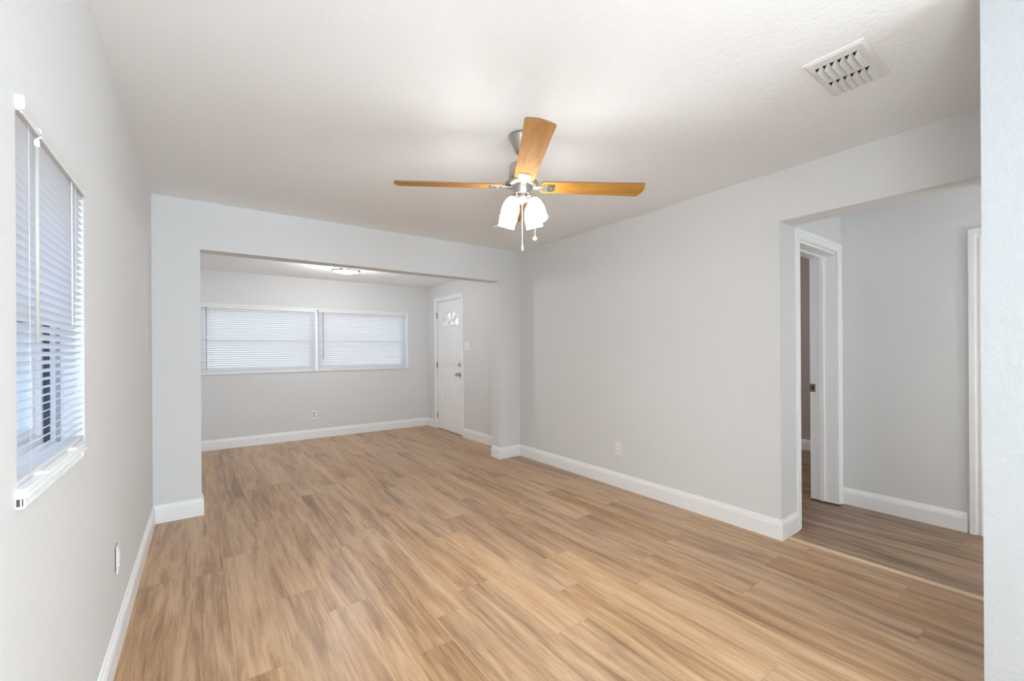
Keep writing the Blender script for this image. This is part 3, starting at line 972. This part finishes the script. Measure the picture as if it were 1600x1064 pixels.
sw_h = build('switch_housing', MB().lathe([(0.0, 2.165), (0.050, 2.165), (0.050, 2.160), (0.046, 2.157), (0.046, 2.124), (0.042, 2.118), (0.0, 2.116)], c0, n=48, cap=False), M['nickel'], fan)
build('light_fitter', MB().lathe([(0.0, 2.117), (0.030, 2.117), (0.038, 2.110), (0.038, 2.092), (0.028, 2.082), (0.012, 2.078), (0.008, 2.068), (0.0, 2.066)], c0, n=40, cap=False), M['nickel'], fan)
TH = R(-30.9)
ZBL = 2.164
for k in range(4):
    ang = TH + k*math.pi/2
    # blade built along +X about its own origin, pitched then turned
    mb = MB()
    r0, r1 = 0.115, 0.69
    n = 18
    outline = []
    def halfw(x):
        f = (x-r0)/(r1-r0)
        return 0.052 + 0.013*f
    tipr = 0.018
    top, bot = [], []
    for i in range(n+1):
        x = r0 + (r1-r0)*i/n
        h = halfw(x)
        if i == n: break
        top.append((x, h)); bot.append((x, -h))
    # rounded tip corners, gently arched end
    h = halfw(r1)
    tip = []
    for a in range(0, 91, 15):
        tip.append((r1-0.012-tipr+tipr*math.sin(R(a)), h-tipr+tipr*math.cos(R(a))))
    arch = [(r1-0.012+0.010*math.sin(R(20*i)), h-tipr-(2*h-2*tipr)*i/9) for i in range(1, 9)]
    tip2 = [(x, -y) for x, y in reversed(tip)]
    root_c = [(r0-0.012, -0.036), (r0-0.012, 0.036)]
    poly = [p for p in top if p[0] < r1-0.035] + tip + arch + tip2 + [p for p in reversed(bot) if p[0] < r1-0.035] + root_c
    mb.prism([(x, y, -0.003) for x, y in poly], (0, 0, 0.006))
    bl = build('fan_blade', mb, [M['blade'], M['blade_edge']], None)
    for f in bl.data.polygons:
        if abs(f.normal.z) < 0.5: f.material_index = 1
    bl.parent = fan
    bl.location = (0, 0, ZBL-H)
    bl.rotation_mode = 'XYZ'
    bl.rotation_euler = (R(-11.0), 0, ang)
    # blade iron: arm from the hub and a plate under the blade root
    mb = MB()
    arm = [(0.060, 0.016), (0.085, 0.013), (0.105, 0.018), (0.125, 0.030), (0.150, 0.034), (0.172, 0.032), (0.180, 0.024)]
    polyi = [(x, w) for x, w in arm] + [(x, -w) for x, w in reversed(arm)]
    mb.prism([(x, y, -0.0075) for x, y in polyi], (0, 0, 0.0042))
    for x, y in ((0.135, 0.018), (0.135, -0.018), (0.165, 0.0)):
        mb.lathe([(0, 0), (0.0045, 0), (0.0035, 0.002), (0, 0.0025)], (x, y, -0.0076), (0, 0, -1), 12, False)
    bi = build('blade_iron', mb, M['nickel'], None)
    bi.parent = bl
for k in range(4):
    ang = TH + R(45) + k*math.pi/2
    d = Vector((math.cos(ang), math.sin(ang), 0))
    o3 = Vector((FX, FY, 0))
    axis = (d*0.36 + Vector((0, 0, -1))).normalized()
    neck = o3 + d*0.073 + Vector((0, 0, 2.082))
    mb = MB()
    mb.tube([o3+d*0.030+Vector((0,0,2.100)), o3+d*0.050+Vector((0,0,2.106)), o3+d*0.064+Vector((0,0,2.103)), neck-axis*0.006], 0.0075, 10)
    mb.lathe([(0.0, -0.008), (0.018, -0.007), (0.024, -0.001), (0.025, 0.012), (0.0, 0.012)], neck, axis, 24, False)
    arm_o = build('lamp_arm', mb, M['nickel'], fan)
    mb = MB()
    prof = [(0.022, 0.006), (0.029, 0.014), (0.038, 0.032), (0.0445, 0.056), (0.047, 0.080), (0.0455, 0.102), (0.045, 0.116), (0.048, 0.128)]
    inner = [(r-0.0025, h) for r, h in reversed(prof)]
    mb.lathe(prof+inner, neck, axis, 36, False)
    sh = build('glass_shade', mb, M['lit_shade'], fan)
    mb = MB().sphere(neck+axis*0.058, 0.026)
    build('bulb', mb, M['lit_bulb'], sh)
def chain(x, y, z0, z1, bob):
    mb = MB()
    mb.tube([(x, y, z0), (x, y, z1)], 0.0011, 6)
    z = z0
    while z > z1:
        mb.sphere((x, y, z), 0.0021, 6); z -= 0.0062
    ch = build('pull_chain', mb, M['chrome'], fan)
    mb = MB()
    if bob == 'bell':
        mb.lathe([(0, 0), (0.0035, -0.001), (0.0042, -0.016), (0.0062, -0.026), (0.004, -0.031), (0, -0.032)], (x, y, z1), n=14, cap=False)
    else:
        mb.sphere((x, y, z1-0.010), 0.0115, 14)
    build('pull_knob', mb, M['plastic'], ch)
rv = Vector((math.cos(YAW), -math.sin(YAW), 0)); fv = Vector((math.sin(YAW), math.cos(YAW), 0))
p = Vector((FX, FY, 0)) - fv*0.036
chain(p.x, p.y, 2.118, 1.835, 'bell')
p = Vector((FX, FY, 0)) + rv*0.070 - fv*0.005
chain(p.x, p.y, 2.10, 1.885, 'ball')

# ------------------------------------------------------------------ front room ceiling light
LX, LY = 1.424, 5.40
dome = root('ceiling_light', (LX, LY, HF), 'lit round flush ceiling light with metal ring in the front room', 'light')
c0 = (LX, LY, 0)
build('ceiling_pan', MB().lathe([(0, HF-0.0005), (0.065, HF-0.0005), (0.065, HF-0.014), (0.010, HF-0.018), (0.008, HF-0.098), (0, HF-0.098)], c0, n=40, cap=False), M['plastic'], dome)
build('glass_bowl', MB().lathe([(0.141, HF-0.064), (0.145, HF-0.076), (0.138, HF-0.084), (0.116, HF-0.093), (0.078, HF-0.101), (0.035, HF-0.106), (0, HF-0.107)], c0, n=48, cap=False), M['lit_bowl'], dome)
mb = MB()
ringp = [(LX+0.156*math.cos(2*math.pi*i/48), LY+0.156*math.sin(2*math.pi*i/48), HF-0.084) for i in range(49)]
mb.tube(ringp, 0.0078, 10)
build('metal_ring', mb, M['ring'], dome)
for k in range(4):
    a = -YAW + k*math.pi/2
    x, y = LX+0.160*math.cos(a), LY+0.160*math.sin(a)
    mb = MB().box((x-0.011, y-0.011, HF-0.100), (x+0.011, y+0.011, HF-0.072), 0.003)
    mb.tube([(x, y, HF-0.064), (x, y, HF-0.0005)], 0.0035, 8)
    build('ring_post', mb, M['ring'], dome)

lamp('front_room_lamp_glow', 'POINT', (LX, LY, HF-0.20), 17, (0.96, 0.98, 1.0), 0.07)
